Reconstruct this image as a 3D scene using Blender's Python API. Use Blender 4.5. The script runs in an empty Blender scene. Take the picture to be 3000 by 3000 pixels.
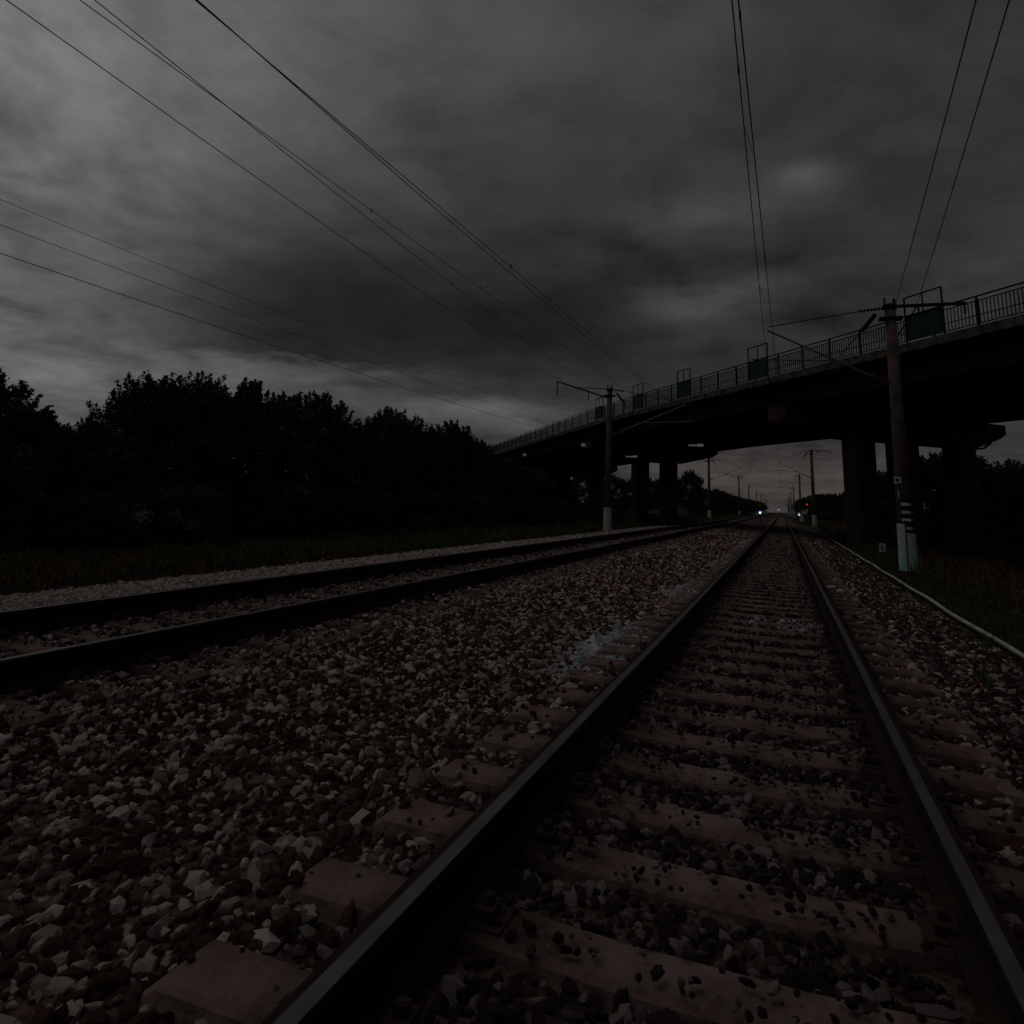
import bpy, bmesh, math, random
import numpy as np
from mathutils import Vector, Matrix
random.seed(7); rng = np.random.default_rng(7)
S = bpy.context.scene
COL = S.collection
# ---------------------------------------------------------------- camera
F_ = Vector((-0.35184882, 0.90914419, 0.22284355)); R_ = Vector((0.93544328, 0.35012704, 0.04854819)); U_ = Vector((0.03388625, -0.22553912, 0.97364461))
cd = bpy.data.cameras.new('camera'); cam = bpy.data.objects.new('camera', cd); COL.objects.link(cam)
cam.matrix_world = Matrix((( R_.x, U_.x, -F_.x, 0), (R_.y, U_.y, -F_.y, 0), (R_.z, U_.z, -F_.z, 1.08), (0, 0, 0, 1)))
cd.sensor_width = 36; cd.lens = 36 * 2058.5 / 3000; cd.shift_y = -510 / 3000; cd.clip_end = 4000; cd.clip_start = .05
S.camera = cam
S.view_settings.view_transform = 'Standard'; S.view_settings.look = 'None'; S.view_settings.gamma = 1
S.view_settings.use_curve_mapping = False; S.view_settings.exposure = 0
# ---------------------------------------------------------------- world: overcast dusk sky
W = bpy.data.worlds.new('World'); S.world = W; W.use_nodes = True
nt = W.node_tree; nt.nodes.clear()
def N(t, **k):
    n = nt.nodes.new(t)
    for a, b in k.items(): setattr(n, a, b)
    return n
def L(a, b): nt.links.new(a, b)
def M(op, a, b=None, c=None, clamp=False):
    n = N('ShaderNodeMath', operation=op); n.use_clamp = clamp
    for i, v in enumerate((a, b, c)):
        if v is None: continue
        if isinstance(v, (int, float)): n.inputs[i].default_value = v
        else: L(v, n.inputs[i])
    return n.outputs[0]
tc = N('ShaderNodeTexCoord'); sep = N('ShaderNodeSeparateXYZ'); L(tc.outputs['Generated'], sep.inputs[0])
zc = M('MAXIMUM', sep.outputs[2], 0.0)
den = M('ADD', zc, 0.16)
comb = N('ShaderNodeCombineXYZ'); L(M('DIVIDE', sep.outputs[0], den), comb.inputs[0]); L(M('DIVIDE', sep.outputs[1], den), comb.inputs[1])
def noise(scale, detail, rough, off=(0, 0, 0), src=None, dist=0.0):
    mp = N('ShaderNodeMapping'); mp.inputs['Location'].default_value = off; L(src or comb.outputs[0], mp.inputs[0])
    n = N('ShaderNodeTexNoise'); n.inputs['Scale'].default_value = scale; n.inputs['Detail'].default_value = detail
    n.inputs['Roughness'].default_value = rough; n.inputs['Distortion'].default_value = dist; L(mp.outputs[0], n.inputs['Vector']); return n.outputs[0]
n1 = noise(0.75, 5, .5, (3.1, 1.2, 0), dist=.4); n2 = noise(2.2, 7, .55, (7.3, 4.4, 0), dist=.5)
def blob(d, w, flat=1.0):
    """soft lighter or darker cloud area: distance in direction space, vertically squashed"""
    sc = N('ShaderNodeVectorMath', operation='SUBTRACT'); L(tc.outputs['Generated'], sc.inputs[0]); sc.inputs[1].default_value = d
    m = N('ShaderNodeVectorMath', operation='MULTIPLY'); L(sc.outputs[0], m.inputs[0]); m.inputs[1].default_value = (1 / w, 1 / w, flat / w)
    ln = N('ShaderNodeVectorMath', operation='LENGTH'); L(m.outputs[0], ln.inputs[0])
    return M('EXPONENT', M('MULTIPLY', M('POWER', ln.outputs['Value'], 2.0), -1.0))
terms = [((-.90, .40, .34), .34, 1.0, .125), ((-0.74, .46, .58), .27, 1.2, .080), ((-.84, .53, .13), .20, 3.6, .038),
         ((-.42, .90, .110), .11, 5.0, .030), ((-.096, .953, .275), .10, 4.0, .052), ((-.02, .955, .30), .05, 4.0, .02), ((-.13, .90, .385), .10, 4.0, .026), ((.046, .905, .424), .035, 2.0, .034),
         ((-.12, .78, .62), .32, 1.5, .010), ((.25, .85, .45), .30, 1.2, .008), ((.02, 1.0, .05), .35, 5.0, .020), ((.3, .94, .16), .2, 3.0, .012),
         ((-.40, .70, .60), .22, 1.2, .022), ((-.78, .55, .30), .12, 2.0, .02)]
acc = 0.021
for d, w, fl, a in terms:
    acc = M('ADD', M('MULTIPLY', blob(d, w, fl), a), acc)
dk = M('MULTIPLY', blob((-.60, .75, .235), .25, 2.5), .72)
acc = M('MULTIPLY', acc, M('SUBTRACT', 1.0, dk))
dk2 = M('MULTIPLY', blob((-.30, .91, .235), .22, 3.0), .45)
acc = M('MULTIPLY', acc, M('SUBTRACT', 1.0, dk2))
# pale ragged gap under the cloud base
n3 = noise(4.6, 6, .6, (2.3, 9.1, 0), dist=.3)
def gap(d, w, fl, zt, amp):
    e_ = M('DIVIDE', M('SUBTRACT', M('ADD', zt, M('MULTIPLY', M('SUBTRACT', n3, .5), .05)), sep.outputs[2]), .014, clamp=True)
    return M('MULTIPLY', M('MULTIPLY', blob(d, w, fl), e_), amp)
acc = M('ADD', acc, gap((-.625, .756, .150), .17, 3.6, .176, .046))
acc = M('ADD', acc, gap((-.38, .92, .115), .14, 4.0, .146, .022))
k = M('ADD', M('ADD', M('MULTIPLY', n1, .95), M('MULTIPLY', n2, .85)), M('MULTIPLY', n3, .62))          # about 1.2 mean
k = M('MAXIMUM', M('SUBTRACT', M('MULTIPLY', k, 2.0), 1.32), .30)
acc = M('MULTIPLY', acc, k)
# faint rosy warmth low over the track horizon, bluish grey elsewhere
warm = blob((.0, 1.0, .04), .28, 3.5)
cmix = N('ShaderNodeMix', data_type='RGBA'); L(warm, cmix.inputs['Factor'])
cmix.inputs['A'].default_value = (.97, 1.0, 1.015, 1); cmix.inputs['B'].default_value = (1.15, .97, .93, 1)
vm = N('ShaderNodeVectorMath', operation='SCALE'); L(cmix.outputs['Result'], vm.inputs[0]); L(acc, vm.inputs['Scale'])
sky = N('ShaderNodeTexSky'); sky.sky_type = 'NISHITA'; sky.sun_disc = False; sky.sun_elevation = math.radians(22); sky.sun_rotation = math.radians(-62)
sk = N('ShaderNodeVectorMath', operation='SCALE'); L(sky.outputs[0], sk.inputs[0]); sk.inputs['Scale'].default_value = .0004
ad = N('ShaderNodeVectorMath', operation='ADD'); L(vm.outputs[0], ad.inputs[0]); L(sk.outputs[0], ad.inputs[1])
bg = N('ShaderNodeBackground'); bg.inputs['Strength'].default_value = 1.0; L(ad.outputs[0], bg.inputs['Color'])
wo = N('ShaderNodeOutputWorld'); L(bg.outputs[0], wo.inputs['Surface'])
sd = bpy.data.lights.new('sun', 'SUN'); sd.energy = .14; sd.angle = math.radians(40); sd.color = (1, .97, .93)
so = bpy.data.objects.new('sun', sd); COL.objects.link(so)
so.rotation_euler = Vector((-.32, -.30, .90)).to_track_quat('Z', 'Y').to_euler()

# ---------------------------------------------------------------- materials
def mat(name, c1, c2=None, scale=4.0, rough=.9, bump=0.0, bscale=None, metal=0.0, emit=None, estr=0.0, coord='Object', lo=.35, hi=.65, rnd=False, spec=.25):
    m = bpy.data.materials.new(name); m.use_nodes = True; t = m.node_tree; b = t.nodes['Principled BSDF']
    b.inputs['Roughness'].default_value = rough; b.inputs['Metallic'].default_value = metal; b.inputs['Specular IOR Level'].default_value = spec
    b.inputs['Base Color'].default_value = (*c1, 1)
    tcn = t.nodes.new('ShaderNodeTexCoord')
    if c2 is not None:
        r = t.nodes.new('ShaderNodeValToRGB'); r.color_ramp.elements[0].position = lo; r.color_ramp.elements[1].position = hi
        r.color_ramp.elements[0].color = (*c1, 1); r.color_ramp.elements[1].color = (*c2, 1)
        if rnd:
            oi = t.nodes.new('ShaderNodeObjectInfo'); t.links.new(oi.outputs['Random'], r.inputs[0])
        else:
            n = t.nodes.new('ShaderNodeTexNoise'); n.inputs['Scale'].default_value = scale; n.inputs['Detail'].default_value = 8; n.inputs['Roughness'].default_value = .65
            t.links.new(tcn.outputs[coord], n.inputs['Vector']); t.links.new(n.outputs[0], r.inputs[0])
        t.links.new(r.outputs[0], b.inputs['Base Color'])
    if bump:
        n = t.nodes.new('ShaderNodeTexNoise'); n.inputs['Scale'].default_value = bscale or scale * 6; n.inputs['Detail'].default_value = 6
        t.links.new(tcn.outputs[coord], n.inputs['Vector'])
        bp = t.nodes.new('ShaderNodeBump'); bp.inputs['Strength'].default_value = bump; bp.inputs['Distance'].default_value = .02
        t.links.new(n.outputs[0], bp.inputs['Height']); t.links.new(bp.outputs[0], b.inputs['Normal'])
    if emit:
        b.inputs['Emission Color'].default_value = (*emit, 1); b.inputs['Emission Strength'].default_value = estr
    return m
MT = dict(
    soil=mat('soil', (.030, .028, .018), (.055, .045, .028), .6, .95, .8, 9),
    ballast=mat('ballast_bed', (.040, .014, .012), (.25, .15, .14), 16, .95, 1.0, 22, lo=.42, hi=.72),
    stone=mat('crushed_stone', (.105, .038, .034), (.88, .68, .65), rnd=True, lo=.50, hi=.94, rough=.85),
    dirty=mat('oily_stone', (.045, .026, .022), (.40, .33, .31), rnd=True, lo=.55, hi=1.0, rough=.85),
    pale=mat('pale_gravel', (.32, .22, .205), (.78, .66, .63), rnd=True, lo=.1, hi=.95, rough=.9),
    blue=mat('limestone_dust', (.42, .45, .45), (.82, .85, .85), rnd=True, lo=.1, hi=.95, rough=.9),
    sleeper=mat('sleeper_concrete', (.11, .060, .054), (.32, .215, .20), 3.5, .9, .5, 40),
    rail=mat('rail_rust', (.020, .012, .009), (.038, .021, .014), 8, .8, .3, 60),
    railtop=mat('rail_running_surface', (.16, .145, .13), (.26, .24, .22), 5, .38, metal=.7),
    clip=mat('clip_iron', (.06, .038, .03), rough=.8),
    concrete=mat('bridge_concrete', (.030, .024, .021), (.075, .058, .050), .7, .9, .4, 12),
    edge=mat('parapet_concrete', (.035, .032, .027), (.19, .18, .15), 2.4, .9, .4, 14),
    column=mat('column_concrete', (.07, .042, .036), (.19, .115, .10), .8, .9, .5, 12),
    pole=mat('pole_concrete', (.085, .055, .045), (.21, .15, .125), 2.5, .9, .5, 30),
    steel=mat('dark_steel', (.010, .010, .011), (.024, .022, .021), 6, .75),
    galv=mat('galvanised_steel', (.16, .16, .16), (.26, .25, .24), 8, .5, metal=.5),
    wire=mat('wire_copper_dark', (.012, .012, .013), rough=.6, metal=.3),
    insul=mat('insulator_glaze', (.035, .02, .015), rough=.25, spec=.5),
    green=mat('green_shield', (.007, .032, .022), (.018, .062, .042), 2.0, .7),
    white=mat('white_paint', (.50, .53, .51), (.80, .82, .80), 5, .85, .2, 30),
    teal=mat('weathered_whitewash', (.34, .72, .68), (.90, .95, .93), 3.2, .85, .3, 40, lo=.38, hi=.66),
    pink=mat('grey_whitewash', (.60, .56, .56), (.88, .85, .85), 5, .85, .3, 40),
    black=mat('black_paint', (.01, .01, .01), rough=.7),
    leaf=mat('leaf_dark', (.024, .048, .018), (.065, .12, .042), .9, .75, lo=.3, hi=.7),
    leaf3=mat('leaf_green', (.03, .07, .028), (.08, .17, .07), .9, .75, lo=.3, hi=.7),
    leaf2=mat('leaf_olive', (.03, .046, .018), (.08, .11, .04), .8, .75, lo=.3, hi=.7),
    bark=mat('bark', (.030, .022, .016), (.06, .045, .035), 6, .95, .6, 30),
    grass=mat('grass_green', (.03, .055, .018), (.10, .14, .05), rnd=True, lo=.0, hi=1.0, rough=.85),
    dry=mat('grass_dry', (.06, .036, .02), (.17, .10, .06), rnd=True, lo=.0, hi=1.0, rough=.85),
    pipe=mat('pale_pipe', (.45, .45, .39), (.86, .86, .78), 3, .75, .3, 25),
    glow_white=mat('glow_housing', (.75, .72, .72), emit=(1, .95, .95), estr=.045),  # added glow for pale pieces taken to catch sky light
    red=mat('red_lens', (.3, .0, .0), emit=(1, .06, .04), estr=.6),
    bluel=mat('blue_lens', (.2, .25, .6), emit=(.55, .62, 1), estr=2.0),
    moon=mat('white_lens', (.6, .6, .7), emit=(.8, .85, 1), estr=.6),
    halo=mat('blue_lens_hood', (.05, .06, .22), emit=(.12, .16, .8), estr=.16),
    backrd=mat('red_backboard', (.25, .01, .01), rough=.6),
)
for _k in ('stone', 'dirty', 'pale', 'blue'):
    _t = MT[_k].node_tree; _b = _t.nodes['Principled BSDF']; _src = _b.inputs['Base Color'].links[0].from_socket
    _tc = _t.nodes.new('ShaderNodeTexCoord'); _nz = _t.nodes.new('ShaderNodeTexNoise'); _nz.inputs['Scale'].default_value = 45; _nz.inputs['Detail'].default_value = 5; _t.links.new(_tc.outputs['Object'], _nz.inputs['Vector'])
    _mr = _t.nodes.new('ShaderNodeMapRange'); _mr.inputs['From Min'].default_value = .3; _mr.inputs['From Max'].default_value = .7; _mr.inputs['To Min'].default_value = .6; _mr.inputs['To Max'].default_value = 1.35; _t.links.new(_nz.outputs[0], _mr.inputs['Value'])
    _vm = _t.nodes.new('ShaderNodeVectorMath'); _vm.operation = 'SCALE'; _t.links.new(_src, _vm.inputs[0]); _t.links.new(_mr.outputs[0], _vm.inputs['Scale']); _t.links.new(_vm.outputs[0], _b.inputs['Base Color'])
    _bp = _t.nodes.new('ShaderNodeBump'); _bp.inputs['Strength'].default_value = .7; _bp.inputs['Distance'].default_value = .01; _t.links.new(_nz.outputs[0], _bp.inputs['Height']); _t.links.new(_bp.outputs[0], _b.inputs['Normal'])
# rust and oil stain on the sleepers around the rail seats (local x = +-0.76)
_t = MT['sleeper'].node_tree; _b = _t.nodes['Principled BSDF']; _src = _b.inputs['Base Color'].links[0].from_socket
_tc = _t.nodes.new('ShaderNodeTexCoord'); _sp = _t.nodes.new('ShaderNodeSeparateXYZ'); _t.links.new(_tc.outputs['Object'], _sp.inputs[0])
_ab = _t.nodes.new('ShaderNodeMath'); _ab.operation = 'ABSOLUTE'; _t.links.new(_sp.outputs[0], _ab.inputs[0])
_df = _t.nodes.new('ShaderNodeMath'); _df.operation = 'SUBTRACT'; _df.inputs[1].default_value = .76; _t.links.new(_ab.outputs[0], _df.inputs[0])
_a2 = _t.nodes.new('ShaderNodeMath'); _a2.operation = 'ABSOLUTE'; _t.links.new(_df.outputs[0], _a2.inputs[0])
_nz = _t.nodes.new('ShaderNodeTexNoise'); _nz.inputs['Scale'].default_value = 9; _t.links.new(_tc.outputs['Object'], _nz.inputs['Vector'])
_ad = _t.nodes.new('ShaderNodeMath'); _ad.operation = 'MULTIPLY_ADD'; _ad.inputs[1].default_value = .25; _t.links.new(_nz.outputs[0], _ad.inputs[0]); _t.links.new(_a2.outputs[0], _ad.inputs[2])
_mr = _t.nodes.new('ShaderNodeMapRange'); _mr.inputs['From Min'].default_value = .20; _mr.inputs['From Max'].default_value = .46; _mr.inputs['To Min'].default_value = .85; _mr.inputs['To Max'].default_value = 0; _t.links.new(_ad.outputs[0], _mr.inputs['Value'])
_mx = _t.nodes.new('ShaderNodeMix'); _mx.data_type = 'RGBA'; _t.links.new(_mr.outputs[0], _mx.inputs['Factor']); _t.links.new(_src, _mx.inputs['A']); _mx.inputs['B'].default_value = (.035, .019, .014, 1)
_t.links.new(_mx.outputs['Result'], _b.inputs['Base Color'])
# ---------------------------------------------------------------- helpers
def tag(o, label=None, cat=None, group=None, kind=None):
    if label: o['label'] = label
    if cat: o['category'] = cat
    if group: o['group'] = group
    if kind: o['kind'] = kind
    return o
def link(name, me, parent=None, loc=None):
    o = bpy.data.objects.new(name, me); COL.objects.link(o)
    if parent is not None: o.parent = parent
    if loc is not None: o.location = loc
    return o
def empty(name, loc=(0, 0, 0), rz=0):
    o = bpy.data.objects.new(name, None); o.empty_display_size = .3; COL.objects.link(o); o.location = loc; o.rotation_euler = (0, 0, rz); return o
class MB:
    def __init__(s): s.v = []; s.f = []; s.mi = []
    def add(s, vs, fs, mi=0):
        n = len(s.v); s.v += [tuple(v) for v in vs]; s.f += [tuple(i + n for i in f) for f in fs]; s.mi += [mi] * len(fs); return s
    def box(s, c, d, ax=None, mi=0):
        """box centre c, full sizes d, axes ax (3 unit vectors)"""
        ax = ax or (Vector((1, 0, 0)), Vector((0, 1, 0)), Vector((0, 0, 1))); c = Vector(c); vs = []
        for i in (-.5, .5):
            for j in (-.5, .5):
                for k_ in (-.5, .5): vs.append(c + ax[0] * d[0] * i + ax[1] * d[1] * j + ax[2] * d[2] * k_)
        return s.add(vs, [(0, 1, 3, 2), (4, 6, 7, 5), (0, 4, 5, 1), (2, 3, 7, 6), (0, 2, 6, 4), (1, 5, 7, 3)], mi)
    def tube(s, pts, r, n=6, mi=0, caps=True):
        pts = [Vector(p) for p in pts]; rs = r if isinstance(r, (list, tuple)) else [r] * len(pts); vs = []; fs = []
        for i, p in enumerate(pts):
            d = (pts[min(i + 1, len(pts) - 1)] - pts[max(i - 1, 0)]).normalized()
            a = d.cross(Vector((0, 0, 1))); a = a.normalized() if a.length > 1e-3 else Vector((1, 0, 0)); b = d.cross(a)
            for q in range(n):
                t_ = 2 * math.pi * q / n; vs.append(p + (a * math.cos(t_) + b * math.sin(t_)) * rs[i])
        for i in range(len(pts) - 1):
            for q in range(n): fs.append((i * n + q, i * n + (q + 1) % n, (i + 1) * n + (q + 1) % n, (i + 1) * n + q))
        if caps: fs.append(tuple(range(n))[::-1]); fs.append(tuple((len(pts) - 1) * n + q for q in range(n)))
        return s.add(vs, fs, mi)
    def mesh(s, name, mats, smooth=False):
        me = bpy.data.meshes.new(name); me.from_pydata(s.v, [], s.f)
        for m in (mats if isinstance(mats, (list, tuple)) else [mats]): me.materials.append(m)
        me.polygons.foreach_set('material_index', s.mi)
        if smooth: me.polygons.foreach_set('use_smooth', [True] * len(s.f))
        me.update(); return me
    def build(s, name, mats, parent=None, smooth=False, loc=None): return link(name, s.mesh(name, mats, smooth), parent, loc)
def copy_tree(o, parent=None):
    c = o.copy(); COL.objects.link(c)
    if parent is not None: c.parent = parent
    for ch in [x for x in bpy.data.objects if x.parent == o]: copy_tree(ch, c)
    return c

# ---------------------------------------------------------------- ground and ballast
GP = [(-900, -1.6), (-300, -1.6), (-60, -1.6), (-30, -1.3), (-22, -1.1), (-16, -1.0), (-12.5, -.78), (-10.2, -.60), (-9.2, -.58), (-7.2, -.40), (1.3, -.40), (2.3, -.46), (2.8, -.46), (4, -.50), (7, -.85), (12, -.8), (30, -.6), (300, -.6), (900, -.6)]
BP = [(-10.4, -.625), (-9.3, -.52), (-8.4, -.47), (-7.7, -.38), (-7.0, -.25), (-6.4, -.235), (-3.9, -.235), (-3.2, -.27), (-2.2, -.27), (-1.5, -.235), (1.0, -.235), (1.5, -.27), (2.2, -.40), (2.55, -.47)]
def gz(x, prof=GP): return float(np.interp(x, [p[0] for p in prof], [p[1] for p in prof]))
def sheet(name, prof, ys, m, amp, sub=.5):
    xs = []
    for (a, _), (b, _) in zip(prof, prof[1:]):
        n = max(1, min(12, int((b - a) / sub))); xs += [a + (b - a) * i / n for i in range(n)]
    xs.append(prof[-1][0]); vs = []; fs = []
    for y in ys:
        for x in xs: vs.append((x, y, gz(x, prof) + amp * (random.random() - .5)))
    n = len(xs)
    for j in range(len(ys) - 1):
        for i in range(n - 1): fs.append((j * n + i, j * n + i + 1, (j + 1) * n + i + 1, (j + 1) * n + i))
    b = MB(); b.add(vs, fs); return b.build(name, m, smooth=True)
ys = [-60, -20, -5] + [y for y in range(0, 60, 2)] + list(range(60, 200, 10)) + [220, 260, 300, 400, 600, 900, 1500, 2500]
tag(sheet('ground', GP, ys, MT['soil'], .03), kind='structure')
yb = [-20, -5] + [y * .5 for y in range(0, 60)] + list(range(30, 100, 2)) + [110, 130, 160, 200, 260, 350, 500, 900]
tag(sheet('ballast_bed', BP, yb, MT['ballast'], .02, .3), kind='structure')

# ---------------------------------------------------------------- scattered stones and grass (uncountable)
def scatter(name, pts, rots, scl, variants, label, kind='stuff', cat=None):
    me = bpy.data.meshes.new(name); me.from_pydata(pts.tolist(), [], [])
    a = me.attributes.new('rot', 'FLOAT_VECTOR', 'POINT'); a.data.foreach_set('vector', rots.astype(np.float32).ravel())
    a = me.attributes.new('scl', 'FLOAT_VECTOR', 'POINT'); a.data.foreach_set('vector', scl.astype(np.float32).ravel())
    o = link(name, me); c = bpy.data.collections.new(name + '_shapes')
    for i, vm_ in enumerate(variants): c.objects.link(bpy.data.objects.new(name + '_shape', vm_))
    g = bpy.data.node_groups.new(name, 'GeometryNodeTree')
    g.interface.new_socket('Geometry', in_out='INPUT', socket_type='NodeSocketGeometry'); g.interface.new_socket('Geometry', in_out='OUTPUT', socket_type='NodeSocketGeometry')
    gi = g.nodes.new('NodeGroupInput'); go = g.nodes.new('NodeGroupOutput'); ip = g.nodes.new('GeometryNodeInstanceOnPoints')
    ci = g.nodes.new('GeometryNodeCollectionInfo'); ci.inputs[0].default_value = c; ci.inputs['Separate Children'].default_value = True; ci.inputs['Reset Children'].default_value = True
    ra = g.nodes.new('GeometryNodeInputNamedAttribute'); ra.data_type = 'FLOAT_VECTOR'; ra.inputs[0].default_value = 'rot'
    sa = g.nodes.new('GeometryNodeInputNamedAttribute'); sa.data_type = 'FLOAT_VECTOR'; sa.inputs[0].default_value = 'scl'
    er = g.nodes.new('FunctionNodeEulerToRotation')
    ip.inputs['Pick Instance'].default_value = True
    g.links.new(gi.outputs[0], ip.inputs['Points']); g.links.new(ci.outputs[0], ip.inputs['Instance'])
    g.links.new(ra.outputs[0], er.inputs[0]); g.links.new(er.outputs[0], ip.inputs['Rotation']); g.links.new(sa.outputs[0], ip.inputs['Scale'])
    g.links.new(ip.outputs[0], go.inputs[0])
    md = o.modifiers.new('scatter', 'NODES'); md.node_group = g
    o['kind'] = kind
    if label: o['label'] = label
    if cat: o['category'] = cat
    return o
def stone_meshes(m, n=6):
    out = []
    for i in range(n):
        bm = bmesh.new(); bmesh.ops.create_icosphere(bm, subdivisions=1, radius=1)
        sx, sy, sz = random.uniform(.8, 1.25), random.uniform(.6, .95), random.uniform(.6, .85)
        pl = [(Vector((random.gauss(0, 1), random.gauss(0, 1), random.gauss(0, 1))).normalized(), random.uniform(.50, .78)) for _ in range(9)]
        for v in bm.verts:
            for nrm_, dd in pl:                                     # cut flat facets into the stone
                e = v.co.dot(nrm_) - dd
                if e > 0: v.co -= nrm_ * e
            v.co = Vector((v.co.x * sx, v.co.y * sy, v.co.z * sz))
        me = bpy.data.meshes.new('stone_shape'); bm.to_mesh(me); bm.free(); me.materials.append(m); out.append(me)
    return out
SP = .54
def zones(y0, y1, dens, xmin, xmax):
    n = int((y1 - y0) * (xmax - xmin) * dens); x = rng.uniform(xmin, xmax, n); y = rng.uniform(y0, y1, n)
    keep = (x > -1.45 * y - 2.0) & (x < .5 * y + 1.2); return x[keep], y[keep]
def near_sleeper(x, y, cx, ph):
    return (np.abs(x - cx) < 1.36) & (np.abs(((y - ph + SP / 2) % SP) - SP / 2) < .13)
def make_stones():
    X = []; Y = []; SC = []
    for y0, y1, d, s in ((1.2, 9, 900, .026), (9, 16, 560, .029), (16, 30, 210, .034), (30, 60, 50, .048)):
        x, y = zones(y0, y1, d, -10.3, 2.4); X.append(x); Y.append(y); SC.append(rng.lognormal(math.log(s), .33, len(x)))
    x = np.concatenate(X); y = np.concatenate(Y); s = np.clip(np.concatenate(SC), .012, .085)
    for cx_, cy_, wx, wy, n_ in ((-1.46, 12.2, .18, 1.5, 1700), (-1.58, 7.0, .20, 1.2, 1900), (-1.45, 19.5, .15, 2.5, 1100), (-1.42, 30, .14, 5, 900)):
        x = np.append(x, rng.normal(cx_, wx, n_)); y = np.append(y, rng.normal(cy_, wy * .6, n_)); s = np.append(s, rng.uniform(.012, .03, n_))
    r = rng.random(len(x))
    on = near_sleeper(x, y, -.25, .2) | near_sleeper(x, y, -5.13, .35)
    onrail = np.zeros(len(x), bool)
    for c in (-1.01, .51, -5.89, -4.37): onrail |= np.abs(x - c) < .11
    inr = (np.abs(x + .25) < .65)
    keep = ~(on & (r < np.where(inr, .70, np.where(x < -3, .62, .93)))) & ~onrail
    x, y, s, on = x[keep], y[keep], s[keep], on[keep]
    z = np.interp(x, [p[0] for p in BP], [p[1] for p in BP]) + s * .25
    z = np.where(on, -.185 + s * .3, z)
    s = np.where(on, s * .7, s)
    rot = rng.uniform(0, 6.28, (len(x), 3)); rot[:, :2] = rng.normal(0, .5, (len(x), 2))
    P = np.stack([x, y, z], 1); SV = np.stack([s * rng.uniform(.8, 1.3, len(s)), s, s * rng.uniform(.7, 1.1, len(s))], 1)
    pale = (x < -7.0 + rng.normal(0, .2, len(x))) | ((x < -3.6) & (rng.random(len(x)) < .25))
    bl = np.zeros(len(x), bool)
    for px, py, wx, wy in ((-1.46, 12.2, .27, 1.5), (-1.58, 7.0, .28, 1.3), (-1.45, 19.5, .22, 2.6), (-1.42, 30, .2, 5), (.0, 9.3, .5, .25)):
        bl |= (((x - px) / wx) ** 2 + ((y - py) / wy) ** 2) < rng.uniform(.3, 1.6, len(x))
    pale &= ~bl
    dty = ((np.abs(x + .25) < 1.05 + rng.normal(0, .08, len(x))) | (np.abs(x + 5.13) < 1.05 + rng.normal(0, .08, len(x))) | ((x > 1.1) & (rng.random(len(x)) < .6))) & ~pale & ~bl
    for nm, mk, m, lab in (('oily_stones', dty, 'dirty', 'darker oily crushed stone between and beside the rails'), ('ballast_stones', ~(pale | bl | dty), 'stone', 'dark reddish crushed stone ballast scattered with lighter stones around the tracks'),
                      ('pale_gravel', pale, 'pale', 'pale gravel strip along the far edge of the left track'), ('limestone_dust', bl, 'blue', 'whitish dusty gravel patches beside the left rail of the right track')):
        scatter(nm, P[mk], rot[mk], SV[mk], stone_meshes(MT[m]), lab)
make_stones()
def tuft(m, h, n=9, spread=.12, w=.009):
    b = MB()
    for i in range(n):
        a = random.uniform(0, 6.28); r = random.uniform(0, spread); x, y = r * math.cos(a), r * math.sin(a); hh = h * random.uniform(.45, 1.1)
        a2 = random.uniform(0, 6.28); lx, ly = math.cos(a2) * hh * random.uniform(.1, .55), math.sin(a2) * hh * random.uniform(.1, .55)
        px, py = -math.sin(a2) * w, math.cos(a2) * w
        b.add([(x - px, y - py, -.03), (x + px, y + py, -.03), (x + lx * .35 + px * .8, y + ly * .35 + py * .8, hh * .6), (x + lx * .35 - px * .8, y + ly * .35 - py * .8, hh * .6), (x + lx, y + ly, hh)], [(0, 1, 2, 3), (3, 2, 4)])
    return b.mesh('tuft_shape', m)
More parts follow.
